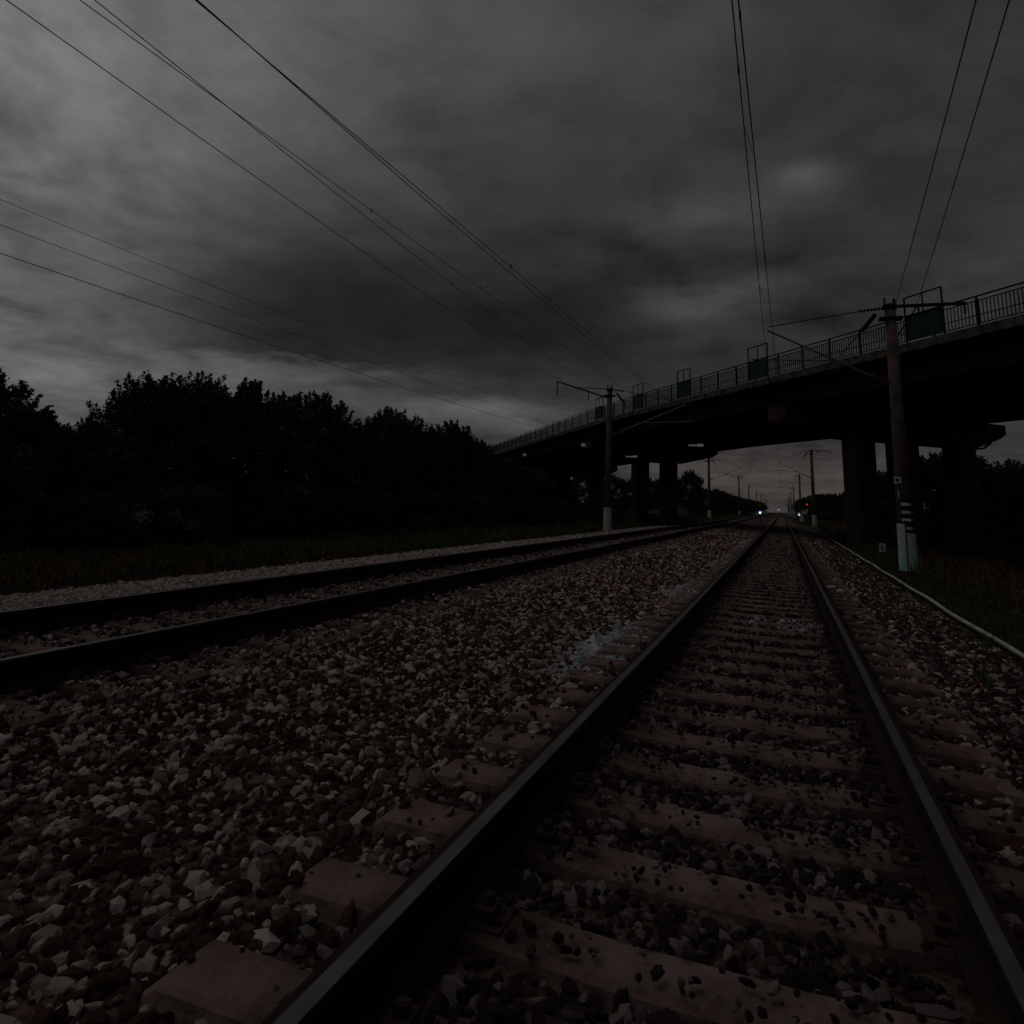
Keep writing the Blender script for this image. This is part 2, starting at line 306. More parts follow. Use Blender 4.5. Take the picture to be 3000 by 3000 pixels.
def make_grass():
    def put(nm, x, y, s, ms, lab):
        z = np.interp(x, [p[0] for p in GP], [p[1] for p in GP]); n = len(x)
        rot = np.zeros((n, 3)); rot[:, 2] = rng.uniform(0, 6.28, n)
        scatter(nm, np.stack([x, y, z], 1), rot, np.stack([s, s, s * rng.uniform(.35, .95, n)], 1), ms, lab)
    def band(xa, xb, ya, yb, n):
        return rng.uniform(xa, xb, n), rng.uniform(ya, yb, n)
    xs = []; ys_ = []; ss = []
    for xa, xb, ya, yb_, n, sc in ((-23, -10.0, 5, 30, 15000, 1.0), (-24, -9.6, 30, 80, 16000, 1.3), (-30, -9.4, 80, 220, 12000, 2.2)):
        x, y = band(xa, xb, ya, yb_, n); xs.append(x); ys_.append(y); ss.append(np.full(n, sc) * rng.uniform(.6, 1.3, n))
    x = np.concatenate(xs); y = np.concatenate(ys_); s = np.concatenate(ss)
    s *= np.where((x > -10.8) & (y < 60), .55, 1.0); s *= np.where(rng.random(len(x)) < .05, 1.5, 1)
    fade = rng.random(len(x)); dry = fade < np.where((y < 20) & (x > -18), .75, .25)
    put('grass', x[~dry], y[~dry], s[~dry], [tuft(MT['grass'], .34) for _ in range(5)], 'rough dark grass on the left bank below the bushes')
    put('dry_grass', x[dry], y[dry], s[dry], [tuft(MT['dry'], .32) for _ in range(4)], 'brownish dry grass near the pale gravel on the left')
    xs = []; ys_ = []; ss = []
    for xa, xb, ya, yb_, n, sc in ((2.5, 9, 5, 26, 13000, .75), (2.7, 26, 26, 60, 14000, 1.2), (2.8, 40, 60, 220, 9000, 2.0)):
        x, y = band(xa, xb, ya, yb_, n); xs.append(x); ys_.append(y); ss.append(np.full(n, sc) * rng.uniform(.5, 1.3, n))
    x = np.concatenate(xs); y = np.concatenate(ys_); s = np.concatenate(ss); s *= np.where((x < 3.4), .5, 1.0)
    dry = rng.random(len(x)) < np.where((x > 5) & (y > 18), .8, .25)
    put('verge_grass', x[~dry], y[~dry], s[~dry], [tuft(MT['grass'], .30) for _ in range(5)], 'dark grass verge right of the pale edge pipe')
    put('dry_weeds', x[dry], y[dry], s[dry] * 1.25, [tuft(MT['dry'], .45, 8) for _ in range(4)], 'tall reddish dry weeds on the right behind the large pole')
make_grass()
def make_weeds():
    n = 260; x = np.where(rng.random(n) < .6, rng.normal(1.95, .35, n), rng.normal(-2.6, .8, n)); y = rng.uniform(3, 30, n)
    z = np.interp(x, [p[0] for p in BP], [p[1] for p in BP]); rot = np.zeros((n, 3)); rot[:, 2] = rng.uniform(0, 6.28, n); s = rng.uniform(.25, .7, n) * np.where(x < 0, .5, 1)
    scatter('trackside_weeds', np.stack([x, y, z], 1), rot, np.stack([s, s, s], 1), [tuft(MT['grass'], .28, 12, .16, .012) for _ in range(4)], 'small weeds growing in the stones beside the right track')
make_weeds()

# ---------------------------------------------------------------- railway tracks
def rail_profile():   # (x, z) around the section, head top at z = 0
    h = [(.010, .0005), (.034, 0), (.0375, -.006), (.0365, -.036), (.012, -.048), (.009, -.10), (.010, -.145), (.075, -.168), (.075, -.178)]
    return [(x, z) for x, z in h] + [(-x, z) for x, z in reversed(h)]
def make_rail(cx, parent, inner):
    pr = rail_profile(); n = len(pr); ys_ = [-4, 0, 4, 8, 12, 16, 20, 26, 34, 44, 60, 80, 110, 150, 200, 280, 400, 600]; b = MB()
    vs = [(cx + x + .004 * math.sin(y * .9), y, z) for y in ys_ for x, z in pr]; fs = []; mi = []
    for j in range(len(ys_) - 1):
        for i in range(n):
            fs.append((j * n + i, j * n + (i + 1) % n, (j + 1) * n + (i + 1) % n, (j + 1) * n + i)); mi.append(1 if i == n - 1 or i == (0 if inner > 0 else n - 2) else 0)
    b.v = vs; b.f = fs; b.mi = mi
    return b.build('rail', [MT['rail'], MT['railtop']], parent)
def sleeper_mesh():
    b = MB(); w0, w1 = .15, .115; hw = 1.35
    xs = [-hw, -hw + .04, -.95, -.60, -.25, .25, .60, .95, hw - .04, hw]; tp = [-.215, -.185, -.182, -.187, -.205, -.205, -.187, -.182, -.185, -.215]; vs = []; fs = []
    for x, t_ in zip(xs, tp): vs += [(x, -w0, -.36), (x, -w1, t_ - .012), (x, -w1 + .02, t_), (x, w1 - .02, t_), (x, w1, t_ - .012), (x, w0, -.36)]
    for i in range(len(xs) - 1):
        for q in range(5): fs.append((i * 6 + q, i * 6 + q + 1, (i + 1) * 6 + q + 1, (i + 1) * 6 + q))
    fs += [(0, 5, 4, 3, 2, 1), tuple((len(xs) - 1) * 6 + q for q in range(6))]
    b.add(vs, fs); return b.mesh('sleeper', MT['sleeper'])
def clip_mesh():
    b = MB()
    for sx in (-1, 1):
        b.box((sx * .10, 0, -.155), (.07, .09, .02)); b.tube([(sx * .105, 0, -.18), (sx * .105, 0, -.115)], .013, 6); b.box((sx * .105, 0, -.128), (.034, .034, .02))
    b.box((0, 0, -.186), (.34, .15, .014)); return b.mesh('rail_clip', MT['clip'])
SLM = sleeper_mesh(); CLM = clip_mesh()
def make_track(cx, ph, label):
    t = empty('railway_track', (cx, 0, -.2)); tag(t, label, 'railway track', 'parallel railway tracks'); inv = Vector((0, 0, .2))
    for sx in (-.76, .76):
        r = make_rail(sx, t, -sx); r.location = inv
    for i in range(-3, 297):
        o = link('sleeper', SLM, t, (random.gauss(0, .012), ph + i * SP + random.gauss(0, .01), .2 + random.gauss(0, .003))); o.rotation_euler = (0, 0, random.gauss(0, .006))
        if i < 70:
            for sx in (-.76, .76):
                c = link('rail_clip', CLM, o, (sx, 0, 0))
    b = MB()
    for i in range(297, 520): b.box((0, ph + i * SP, -.27), (2.7, .24, .17))
    s = b.build('sleeper_row', MT['sleeper'], t, loc=inv); s['kind'] = 'stuff'
make_track(-.25, .2, 'straight railway track with concrete sleepers running ahead under the bridge, right of the two')
make_track(-5.13, .35, 'railway track with dark rails crossing the left side beside the pale gravel strip')

# pale pipe along the right edge of the ballast
b = MB(); pts = []
for i in range(60):
    y = 1.0 + i * 1.0; pts.append((2.38 + .007 * y + .008 * math.sin(y * .8) + .005 * math.sin(y * 2.1), y, -.35 + .012 * math.sin(y * 1.3) - .0008 * y))
b.tube(pts, .029, 8)
tag(b.build('pipe', MT['pipe'], smooth=True), 'thin pale pipe lying along the right edge of the ballast', 'pipe')

# ---------------------------------------------------------------- road bridge
ang = math.radians(144.2); D = Vector((-math.sin(ang), -math.cos(ang), 0)); NR = Vector((D.y, -D.x, 0)); ZU = Vector((0, 0, 1))
def camber(s): return -.0275 * (math.sqrt((s - 56) ** 2 + 16) + s - 56) / 2
def bp(s, o, z): return NR * o + D * s + Vector((0, 0, z + camber(s)))
BR = empty('road_bridge', (4.1, 44, -.5)); tag(BR, 'long dark concrete road bridge crossing over both tracks on column piers', 'bridge')
binv = -Vector((4.1, 44, -.5))
def bpart(b, name, m, smooth=False):
    o = b.build(name, m, BR, smooth); o.location = binv; return o
SS = [-60, -40, -20] + [x for x in range(-15, 72, 3)] + [74, 78, 82, 86, 90, 95, 100, 105, 110]
def sweep(prof, name, m, close=True):
    b = MB(); n = len(prof); vs = [bp(s, o, z) for s in SS for o, z in prof]; fs = []
    for j in range(len(SS) - 1):
        for i in range(n): fs.append((j * n + i, (j + 1) * n + i, (j + 1) * n + (i + 1) % n, j * n + (i + 1) % n))
    fs += [tuple(range(n)), tuple((len(SS) - 1) * n + i for i in range(n))[::-1]]
    b.add(vs, fs); return bpart(b, name, m)
sweep([(23.45, 7.78), (23.45, 8.02), (37.5, 8.02), (37.5, 7.78), (30.5, 7.72)], 'deck_slab', MT['concrete'])
sweep([(22.95, 7.80), (22.95, 8.16), (23.35, 8.18), (23.45, 8.10), (23.45, 7.80)], 'parapet_beam', MT['edge'])
sweep([(37.5, 7.80), (37.5, 8.10), (37.9, 8.18), (38.0, 8.16), (38.0, 7.80)], 'parapet_beam', MT['edge'])
for o in (24.3, 26.6, 28.9, 31.2, 33.5, 35.8, 37.2):
    sweep([(o - .14, 7.0), (o - .32, 6.92), (o - .32, 6.72 if o > 36 else 6.8), (o + .32, 6.72 if o > 36 else 6.8), (o + .32, 6.92), (o + .14, 7.0), (o + .14, 7.74), (o - .14, 7.74)], 'girder', MT['concrete'])
# cross diaphragm beams between the girders over and between the piers
for s in np.arange(-42, 90, 7.0):
    b = MB(); b.box(bp(s, 30.75, 7.28), (.22, 12.6, .80), (D, NR, ZU)); bpart(b, 'diaphragm', MT['concrete'])
def bent(base, tcols, t0, t1, ztop=6.72, zc=5.25, drop=0.0, wc=1.35):
    base = Vector((*base, 0)); n = NR; zt = ztop
    def P(t_, z, w=0): return base + n * t_ + D * w + Vector((0, 0, z + drop))
    b = MB(); lo = max(t0 + 2.4, tcols[0] - 1.0); hi = min(t1 - 2.2, tcols[-1] + 1.0) if len(tcols) > 1 else t1 - 2.0
    prof = [(t0, zt - .75), (t0, zt), (t1, zt), (t1, zt - .55), (t1 - .5, zt - .85), (hi, zc), (lo, zc), (t0 + .3, zt - .95)]
    w = .75; m = len(prof); vs = [P(t_, z, -w) for t_, z in prof] + [P(t_, z, w) for t_, z in prof]
    fs = [tuple(range(m))[::-1], tuple(range(m, 2 * m))] + [(i, (i + 1) % m, m + (i + 1) % m, m + i) for i in range(m)]
    b.add(vs, fs); bpart(b, 'cap_beam', MT['column'])
    for tt in tcols:
        b = MB(); h0 = -1.0; hw = wc / 2; vs = []; ch = .16
        oc = [(-hw + ch, -hw), (hw - ch, -hw), (hw, -hw + ch), (hw, hw - ch), (hw - ch, hw), (-hw + ch, hw), (-hw, hw - ch), (-hw, -hw + ch)]
        for z in (h0, 1.5, 3.5, zc + .002 - .004):
            for a, c in oc: vs.append(P(tt + a, z - (drop if z == h0 else 0), c))
        fs = [tuple(k_ * 8 + q for q in (i,)) for k_ in range(0) for i in range(0)]
        for k_ in range(3):
            for q in range(8): fs.append((k_ * 8 + q, k_ * 8 + (q + 1) % 8, (k_ + 1) * 8 + (q + 1) % 8, (k_ + 1) * 8 + q))
        fs += [tuple(range(8))[::-1], tuple(24 + q for q in range(8))]
        b.add(vs, fs); bpart(b, 'column', MT['column'])
bent((4.1, 44), (0, 2.96, 7.0), -5.2, 9.8)
bent((-12.3, 66.6), (0, 2.9), -5.2, 7.7, zc=5.05)
bent((-28.8, 89), (0, 2.6, 7.0), -5.2, 9.8, zc=5.0, drop=-.75)
bent((20.6, 21.3), (0, 2.96, 7.0), -5.2, 9.8)
b = MB(); b.box(bp(108, 30.6, 2.2), (2.0, 14.2, 9.0), (D, NR, ZU)); bpart(b, 'abutment', MT['column'])
# drain pipe under the far end of the nearest cap
b = MB(); b.tube([(11.9, 49.6, 6.1), (11.75, 49.5, 5.7), (11.3, 49.2, 5.35), (10.7, 48.8, 5.25), (9.8, 48.2, 5.4), (9.2, 47.6, 5.6)], .07, 6); bpart(b, 'drain_pipe', MT['galv'])

def railing(off, inner, label, detail):
    R0 = empty('bridge_railing', bp(0, off, 8.18)); tag(R0, label, 'railing', 'railings along the bridge edges'); inv = -Vector(R0.location)
    def part(b, name, m=MT['steel']): o = b.build(name, m, R0); o.location = inv; return o
    s0, s1 = -12, 108; mod = 2.0; ss = np.arange(s0, s1 + .1, mod)
    for h, r_ in ((1.17, .035), (1.00, .022), (.44, .020), (.12, .022)):
        b = MB(); b.tube([bp(s, off, 8.17 + h) for s in ss], r_, 4); part(b, 'rail')
    for s in ss:
        b = MB(); b.box(bp(s, off, 8.17 + .58), (.07, .07, 1.2), (D, NR, ZU)); part(b, 'post')
    bm_ = MB(); bm_.box((0, 0, 0), (.028, .028, .88), (D, NR, ZU)); me = bm_.mesh('baluster', MT['steel'])
    st = MB(); cnt = 0
    for s in np.arange(s0 + .14, s1, .155):
        if min(abs(s - q) for q in ss[max(0, int((s - s0) / mod) - 0): int((s - s0) / mod) + 2]) < .05: continue
        p_ = bp(s, off, 8.17 + .56)
        if detail and s > 12 and cnt < 300: link('baluster', me, R0, p_ + inv); cnt += 1
        else: st.box(p_, (.028, .028, .88), (D, NR, ZU))
    o = part(st, 'baluster_row'); o['kind'] = 'stuff'
railing(23.15, 1, 'dark barred railing along the near edge of the bridge', True)
railing(37.75, -1, 'dark barred railing along the far edge of the bridge', False)
# safety shields above the wires
sh = [(21.35, 23.2, 'large green safety shield on the bridge railing behind the nearest pole', 2), (32.7, 34.5, 'green safety shield on the railing above the right track', 2), (41.1, 42.8, 'small safety shield on the railing above the left track', 1),
      (48.2, 49.9, 'small safety shield on the railing right of the left pole top', 1), (56.0, 57.6, 'farthest small safety shield on the railing just beside the left pole', 1)]
for sa, sb, lab, nb in sh:
    e = empty('safety_shield', bp((sa + sb) / 2, 23.0, 8.2)); tag(e, lab, 'safety shield', 'shields on the bridge railing above the wires'); inv = -Vector(e.location)
    b = MB(); b.box(bp((sa + sb) / 2, 23.02, 8.17 + .60), (sb - sa, .03, 1.06), (D, NR, ZU)); o = b.build('shield_panel', MT['green'], e); o.location = inv
    b = MB()
    for s in (sa, sb): b.tube([bp(s, 22.98, 8.16), bp(s, 22.98, 10.08)], .04, 5)
    b.tube([bp(sa, 22.98, 10.08), bp(sb, 22.98, 10.08)], .035, 5); b.tube([bp(sa, 22.98, 9.3), bp(sb, 22.98, 9.3)], .03, 5)
    b.tube([bp((sa + sb) / 2, 22.98, 9.3), bp((sa + sb) / 2, 22.98, 10.08)], .03, 5)
    o = b.build('shield_frame', MT['steel'], e); o.location = inv
# pale fixtures under the bridge; faint glow added so they show in the shade
def lamp(p, kind, lab):
    e = empty('bridge_fixture', p); tag(e, lab, 'lamp', 'pale fixtures under the bridge')
    if kind:
        b = MB(); vs = []
        b.box((0, 0, 0), (.85, .26, .09), (Vector((.97, .24, 0)), Vector((-.24, .97, 0)), ZU)); b.box((.33, .08, .03), (.34, .34, .16), (Vector((.97, .24, 0)), Vector((-.24, .97, 0)), ZU)); b.build('glow_housing', MT['glow_white'], e)
    else:
        b = MB(); pr = [(.05, .12), (.18, .1), (.24, 0), (.2, -.12), (.08, -.2)]
        b.tube([(0, 0, z) for _, z in pr], [r for r, _ in pr], 10); b.build('glow_housing', MT['glow_white'], e, True)
    b = MB(); b.tube([(0, 0, .1), (0, 0, .55)], .025, 5); b.build('bracket', MT['steel'], e)
lamp((-5.32, 48.7, 5.13 + .02), 1, 'flat pale fixture under the deck above the left track')
lamp((-11.6, 58.6, 4.95), 1, 'small flat pale fixture between the pier columns by the left pole')
lamp((-17.5, 65.4, 6.42), 0, 'round pale fixture beside the reddish pier cap')
lamp((-29.1, 81.4, 6.40), 0, 'dim round fixture at the far left end of the bridge')

# ---------------------------------------------------------------- catenary poles
def ins_bm(b, a, c, r=.055, n=5):
    a = Vector(a); c = Vector(c); pts = []; rs = []
    for i in range(n):
        for k_, rr in ((0, .4), (.25, 1), (.5, 1), (.75, .4)): pts.append(a.lerp(c, (i + k_) / n)); rs.append(r * rr)
    pts.append(c); rs.append(r * .4); b.tube(pts, rs, 7); return b
def catenary_pole(x, y, top, side, lab, detail=2, arm=True):
    """side = direction towards the track (+1 = +x). local origin at pole foot"""
    z0 = gz(x) - .1; e = empty('catenary_pole', (x, y, z0)); tag(e, lab, 'catenary pole', 'catenary poles along the tracks'); H = top - z0
    zz = lambda z: z - z0
    b = MB(); n = 14 if detail > 1 else 8; b.tube([(0, 0, -.3), (0, 0, H * .5), (0, 0, H)], [.245, .195, .155], n); b.build('shaft', MT['pole'], e, True)
    r_ = lambda z: .247 + .004 + (.155 - .247) * z / H
    if detail < 2:
        b = MB(); b.tube([(0, 0, .0), (0, 0, 1.55)], [.262, .245], 8, caps=False); b.build('base_paint', MT['white'], e, True)
    # main bracket (inclined tube), tie rod, registration arm, insulators
    xm = 3.55 if x > 0 else (abs(x + 5.13) - .2); s = side
    root = Vector((s * .17, 0, zz(5.15))); tip = Vector((s * (xm + .15), 0, zz(7.0)))
    b = MB(); b.tube([root + (tip - root) * .12, tip], .032, 6); b.build('bracket_tube', MT['galv'], e)
    b = MB(); b.tube([(s * .9, 0, zz(top - .20)), (s * (xm + .1), 0, zz(7.12))], .018, 5); b.build('tie_rod', MT['steel'], e)
    b = MB(); j = root.lerp(tip, .42); b.tube([j, (s * 2.3, 0, zz(5.93)), (s * (xm + .7), 0, zz(6.03))], .02, 5)
    b.tube([(s * (xm + .7), 0, zz(6.03)), (s * (xm - .2), 0, zz(5.9))], .012, 4); b.build('registration_arm', MT['galv'], e)
    b = MB(); ins_bm(b, root, root + (tip - root) * .14, .07); b.build('insulator', MT['insul'], e)
    b = MB(); ins_bm(b, (s * .17, 0, zz(top - .12)), (s * .9, 0, zz(top - .20)), .06, 7); b.build('insulator', MT['insul'], e)
    b = MB(); b.tube([(s * .42, 0, zz(top - .32)), (s * .85, 0, zz(top - .85))], .075, 6); b.tube([(s * .85, 0, zz(top - .85)), (s * 1.5, 0, zz(6.1))], .015, 4); b.build('strut', MT['steel'], e)
    # clamps near the top
    b = MB(); b.box((0, 0, zz(top - .48)), (.66, .40, .07)); b.box((0, 0, zz(top - .1)), (.42, .36, .09)); b.tube([(-.14, 0, zz(top)), (-.14, 0, zz(top + .22))], .03, 5); b.tube([(.13, 0, zz(top)), (.13, 0, zz(top + .18))], .045, 5); b.build('clamp', MT['steel'], e)
    if arm:
        s = -side; ln = 1.85 if x > 0 else 3.4
        b = MB()
        if x > 0: b.box((s * (ln / 2 + .25), 0, zz(top - .08)), (ln, .09, .09)); b.tube([(s * .2, 0, zz(top - 1.0)), (s * .75, 0, zz(top - .12))], .022, 4)
        else: b.tube([(s * .15, 0, zz(top - .6)), (s * ln, 0, zz(top + .45))], .05, 5); b.tube([(s * .1, 0, zz(top - .05)), (s * 2.1, 0, zz(top + .05))], .02, 4)
        b.build('cross_arm', MT['steel'], e)
        for d_, zl in (((ln + .2, .4), (.8, .42)) if x > 0 else ((ln, 1.2), (1.35, .75))):
            zt_ = top - .1 if x > 0 else top - .6 + (1.05) * (d_ / ln)
            b = MB(); ins_bm(b, (s * d_, 0, zz(zt_)), (s * d_, 0, zz(zt_ - zl * .8)), .05, 4); b.build('insulator', MT['insul'], e)
    return e, r_, z0
pe, rf, pz0 = catenary_pole(3.42, 24.4, 7.72, -1, 'nearest tapered concrete pole with striped and pale turquoise painted base')
# paint, stripes, plates on the near pole (local z = height above foot)
def arc_band(name, z0, z1, a0, a1, m, off=.004, n=12):
    b = MB(); vs = []; fs = []
    for q in range(n + 1):
        a = a0 + (a1 - a0) * q / n
        for z in (z0, z1):
            r1 = rf(z) + off; vs.append((r1 * math.cos(a), r1 * math.sin(a), z))
    for q in range(n): fs.append((q * 2, q * 2 + 2, q * 2 + 3, q * 2 + 1))
    # thickness: inner shell
    m0 = len(vs); vs += [(v[0] * .99, v[1] * .99, v[2]) for v in vs]; fs += [(m0 + q * 2 + 1, m0 + q * 2 + 3, m0 + q * 2 + 2, m0 + q * 2) for q in range(n)]
    b.add(vs, fs); return b.build(name, m, pe, True)
A0 = math.atan2(-24.4, -3.42)                                        # azimuth facing the track side viewer
zl = lambda z: z - pz0
arc_band('painted_base', zl(-.42), zl(.52), A0 - 1.9, A0 - .10, MT['teal'], .006); arc_band('painted_base', zl(-.42), zl(.36), A0 - .03, A0 + 1.9, MT['teal'], .006)
arc_band('painted_band', zl(.525), zl(.92), A0 - 1.9, A0 - .10, MT['pink'], .006); arc_band('painted_band', zl(.365), zl(.66), A0 - .03, A0 + 1.9, MT['pink'], .006)
for z in (.80, 1.04, 1.26, 1.49):
    arc_band('painted_stripe', zl(z - .045), zl(z + .04), A0 - .38, A0 + .72, MT['teal'], .006); arc_band('painted_stripe', zl(z - .04), zl(z + .025), A0 + .95, A0 + 1.2, MT['white'], .006, 3)
arc_band('dark_band', zl(.685), zl(1.75), A0 - .34, A0 + 1.5, MT['black'], .003)
b = MB(); dv = Vector((math.cos(A0 - .06), math.sin(A0 - .06), 0)); b.tube([dv * (rf(0) + .015) + ZU * .0, dv * (rf(.6) + .02) + ZU * .6, dv * (rf(1.6) + .015) + ZU * 1.6], .016, 5); b.build('ground_cable', MT['black'], pe)
def plate(parent, c, w, h, nrm_, m, name):
    nn = Vector(nrm_).normalized(); tx = ZU.cross(nn).normalized(); bb = MB(); bb.box(c, (w, .012, h), (tx, nn, ZU)); return bb.build(name, m, parent)
nn = Vector((math.cos(A0 - .55), math.sin(A0 - .55), 0)); nv = Vector((math.cos(A0), math.sin(A0), 0))
pl = plate(pe, nn * (rf(2.7) + .03) + ZU * zl(2.19), .20, .20, nv, MT['white'], 'sign_plate'); p2 = plate(pe, nn * (rf(2.7) + .03) + nv * .011 + ZU * zl(2.19), .07, .07, nv, MT['black'], 'plate_mark')
plate(pe, nn * (rf(2.7) + .02) + ZU * zl(1.78), .03, .26, nv, MT['white'], 'number_strip')
b = MB(); b.box((0, -.06, zl(6.18)), (.62, .05, .035)); b.box((.05, -.22, zl(6.06)), (.08, .06, .12)); b.build('steel_band', MT['galv'], pe)
catenary_pole(-9.75, 42.4, 8.05, 1, 'concrete catenary pole with white base left of the tracks before the bridge', 1)
catenary_pole(3.45, 92, 8.5, -1, 'concrete pole with white base framed in the opening under the bridge', 1)
for i, (x, y, t_, sd_) in enumerate([(-9.8, 107, 8.3, 1), (-9.9, 186, 9.4, 1), (-9.9, 240, 9.0, 1), (-9.9, 312, 9, 1), (-9.9, 380, 9, 1), (3.4, 156, 8.7, -1), (3.4, 241, 8.9, -1), (3.4, 315, 9, -1), (3.4, 390, 9, -1), (-9.9, 450, 9, 1), (-9.9, 520, 9, 1), (3.4, 460, 9, -1), (3.4, 530, 9, -1)]):
    lab = ['first left pole beyond the bridge, just right of the pier', 'second left pole beyond the bridge', 'third left pole beyond the bridge', 'fourth left pole beyond the bridge', 'fifth left pole beyond the bridge',
           'second pole beyond the bridge in the right row', 'third pole beyond the bridge in the right row', 'fourth distant pole of the right row', 'fifth distant pole of the right row', 'last but one pole of the left row', 'most distant pole of the left row', 'last but one pole of the right row', 'most distant pole of the right row'][i]
    catenary_pole(x, y, t_, sd_, lab, 1, y < 200)

# ---------------------------------------------------------------- wires
def wire(name, pts, lab, r=.009, sag=None, cat='wire', group=None, clips=()):
    """pts: attachment points; sag per span"""
    P = []
    for k_, (a, c) in enumerate(zip(pts, pts[1:])):
        a = Vector(a); c = Vector(c); n = 14 if a.y < 60 else 5; sg = sag[k_] if sag else 0
        for i in range(n): t_ = i / n; p_ = a.lerp(c, t_); p_.z -= 4 * sg * t_ * (1 - t_); P.append(p_)
    P.append(Vector(pts[-1])); b = MB(); b.tube(P, r, 5)
    o = b.build(name, MT['wire']); tag(o, lab, cat, group)
    for yy in clips:
        for a, c in zip(P, P[1:]):
            if a.y <= yy < c.y:
                q = a.lerp(c, (yy - a.y) / (c.y - a.y)); bb = MB(); bb.box((0, 0, -.005), (.022, .06, .03)); bb.tube([(0, 0, 0), (0, 0, .07)], .012, 4); bb.build('clamp', MT['steel'], o, loc=q)
    return o, P
# right track: contact and messenger
wire('contact_wire', [(-.55, -24, 5.98), (-.05, 24.4, 5.98), (-.30, 92, 5.95), (-.22, 156, 5.95), (-.3, 241, 5.95), (-.3, 390, 5.95)], 'contact wire over the right track, lower of the pair', .0085, None, 'contact wire', None, (6.6, 14))
mw, MP = wire('messenger_wire', [(-.24, -24, 6.8), (-.37, 24.4, 6.62), (-.2, 92, 7.0), (-.2, 156, 7.0), (-.2, 241, 7.0), (-.2, 390, 7.0)], 'messenger wire above the contact wire of the right track', .0085, [.31, .6, .6, .6, .6], 'messenger wire', None, (8.2, 16))
# left track
wire('contact_wire', [(-6.15, -24, 5.95), (-4.70, 42.4, 5.98), (-5.3, 107, 5.95), (-5.1, 186, 5.95), (-5.1, 312, 5.95)], 'contact wire over the left track', .007, None, 'contact wire', None, (13.5,))
wire('messenger_wire', [(-5.33, -24, 6.55), (-5.45, 42.4, 6.80), (-5.2, 107, 6.9), (-5.2, 186, 7), (-5.2, 312, 7)], 'messenger wire over the left track', .007, [.82, .5, .6, .6], 'messenger wire')
# feeders left
wire('feeder_wire', [(-8.18, -24, 8.63), (-12.0, 42.4, 8.08), (-11.9, 58, 6.4), (-11.8, 107, 7.6)], 'lowest long feeder wire running to the left pole', .0085, [.90, 0, .1], 'feeder wire', 'feeder wires to the left pole', ())
wire('feeder_wire', [(-6.91, -24, 8.27), (-10.83, 42.4, 8.05), (-11.0, 58, 6.5), (-11.0, 107, 7.6)], 'middle feeder wire crossing another wire in the upper left', .008, [.66, 0, .1], 'feeder wire', 'feeder wires to the left pole', (19, 27))
wire('feeder_wire', [(-9.2, -24, 7.93), (-9.45, 42.4, 8.5), (-10.2, 58, 6.6), (-9.8, 107, 8.3)], 'topmost feeder wire ending at the left pole head', .008, [.35, 0, .1], 'feeder wire', 'feeder wires to the left pole', (14, 21))
# feeders right
wire('feeder_wire', [(.1, -24, 7.9), (3.64, 24.4, 7.86), (4.1, 52, 6.5), (3.5, 92, 8.5)], 'left one of the two feeder wires at the upper right', .010, [.35, .1, .1], 'feeder wire', 'feeder wires at the upper right')
wire('feeder_wire', [(-.04, -24, 7.88), (4.25, 24.4, 7.85), (4.8, 52, 6.5), (5.4, 92, 8.2)], 'right one of the two feeder wires at the upper right', .010, [.35, .1, .1], 'feeder wire', 'feeder wires at the upper right')
# three wires far left
for zz_, r_, lab in ((7.85, .0075, 'highest of the three wires at the far left'), (7.23, .0085, 'middle wire of the three at the far left'), (6.53, .011, 'lowest and thickest of the three wires at the far left')):
    wire('overhead_wire', [(-18, -10, zz_ + .25), (-18, 50, zz_ + .1), (-18.5, 110, zz_ - .9)], lab, r_, [.35, .1], 'overhead wire', 'three parallel wires at the far left')
# droppers on the right catenary
for yy in (9.5, 17.5, 30):
    for a, c in zip(MP, MP[1:]):
        if a.y <= yy < c.y:
            q = a.lerp(c, (yy - a.y) / (c.y - a.y)); b = MB(); b.tube([q, (-.22, yy, 5.93)], .004, 4); b.build('dropper', MT['wire'], mw)

# ---------------------------------------------------------------- signals and small trackside things
def dwarf(x, y, zlamp, lens, lab, r=.09, hood=True):
    z0 = gz(x, BP) if -10 < x < 2.5 else gz(x); e = empty('dwarf_signal', (x, y, z0)); tag(e, lab, 'signal', 'small trackside signal lights'); h = zlamp - z0
    b = MB(); b.tube([(0, 0, 0), (0, 0, h - .2)], .05, 6); b.box((0, 0, .04), (.3, .3, .08)); b.build('post', MT['steel'], e)
    b = MB(); b.box((0, .08, h + .13), (.34, .18, .62)); b.build('head', MT['black'], e)
    b = MB(); b.tube([(0, -.015, h), (0, -.04, h)], r, 12); b.build('lens', lens, e)
    if hood:
        b = MB(); b.tube([(0, -.013, h + .17), (0, -.03, h + .17)], r * 1.1, 12); b.build('upper_lens', MT['halo'], e)
    b = MB(); vs = []
    for a in range(9):
        t_ = math.pi * a / 8; vs += [(math.cos(t_) * (r + .02), -.012, h + math.sin(t_) * (r + .02)), (math.cos(t_) * (r + .02), -.2, h + math.sin(t_) * (r + .02))]
    b.add(vs, [(2 * a, 2 * a + 2, 2 * a + 3, 2 * a + 1) for a in range(8)]); b.build('hood', MT['black'], e)
dwarf(-2.70, 98, .88, MT['bluel'], 'low signal showing a bright bluish white light between the tracks', .14)
dwarf(-1.35, 290, 1.85, MT['moon'], 'tiny distant white signal light above the right track', .2, False)
dwarf(2.16, 110, .85, MT['moon'], 'low signal with a pale light right of the right track', .15)
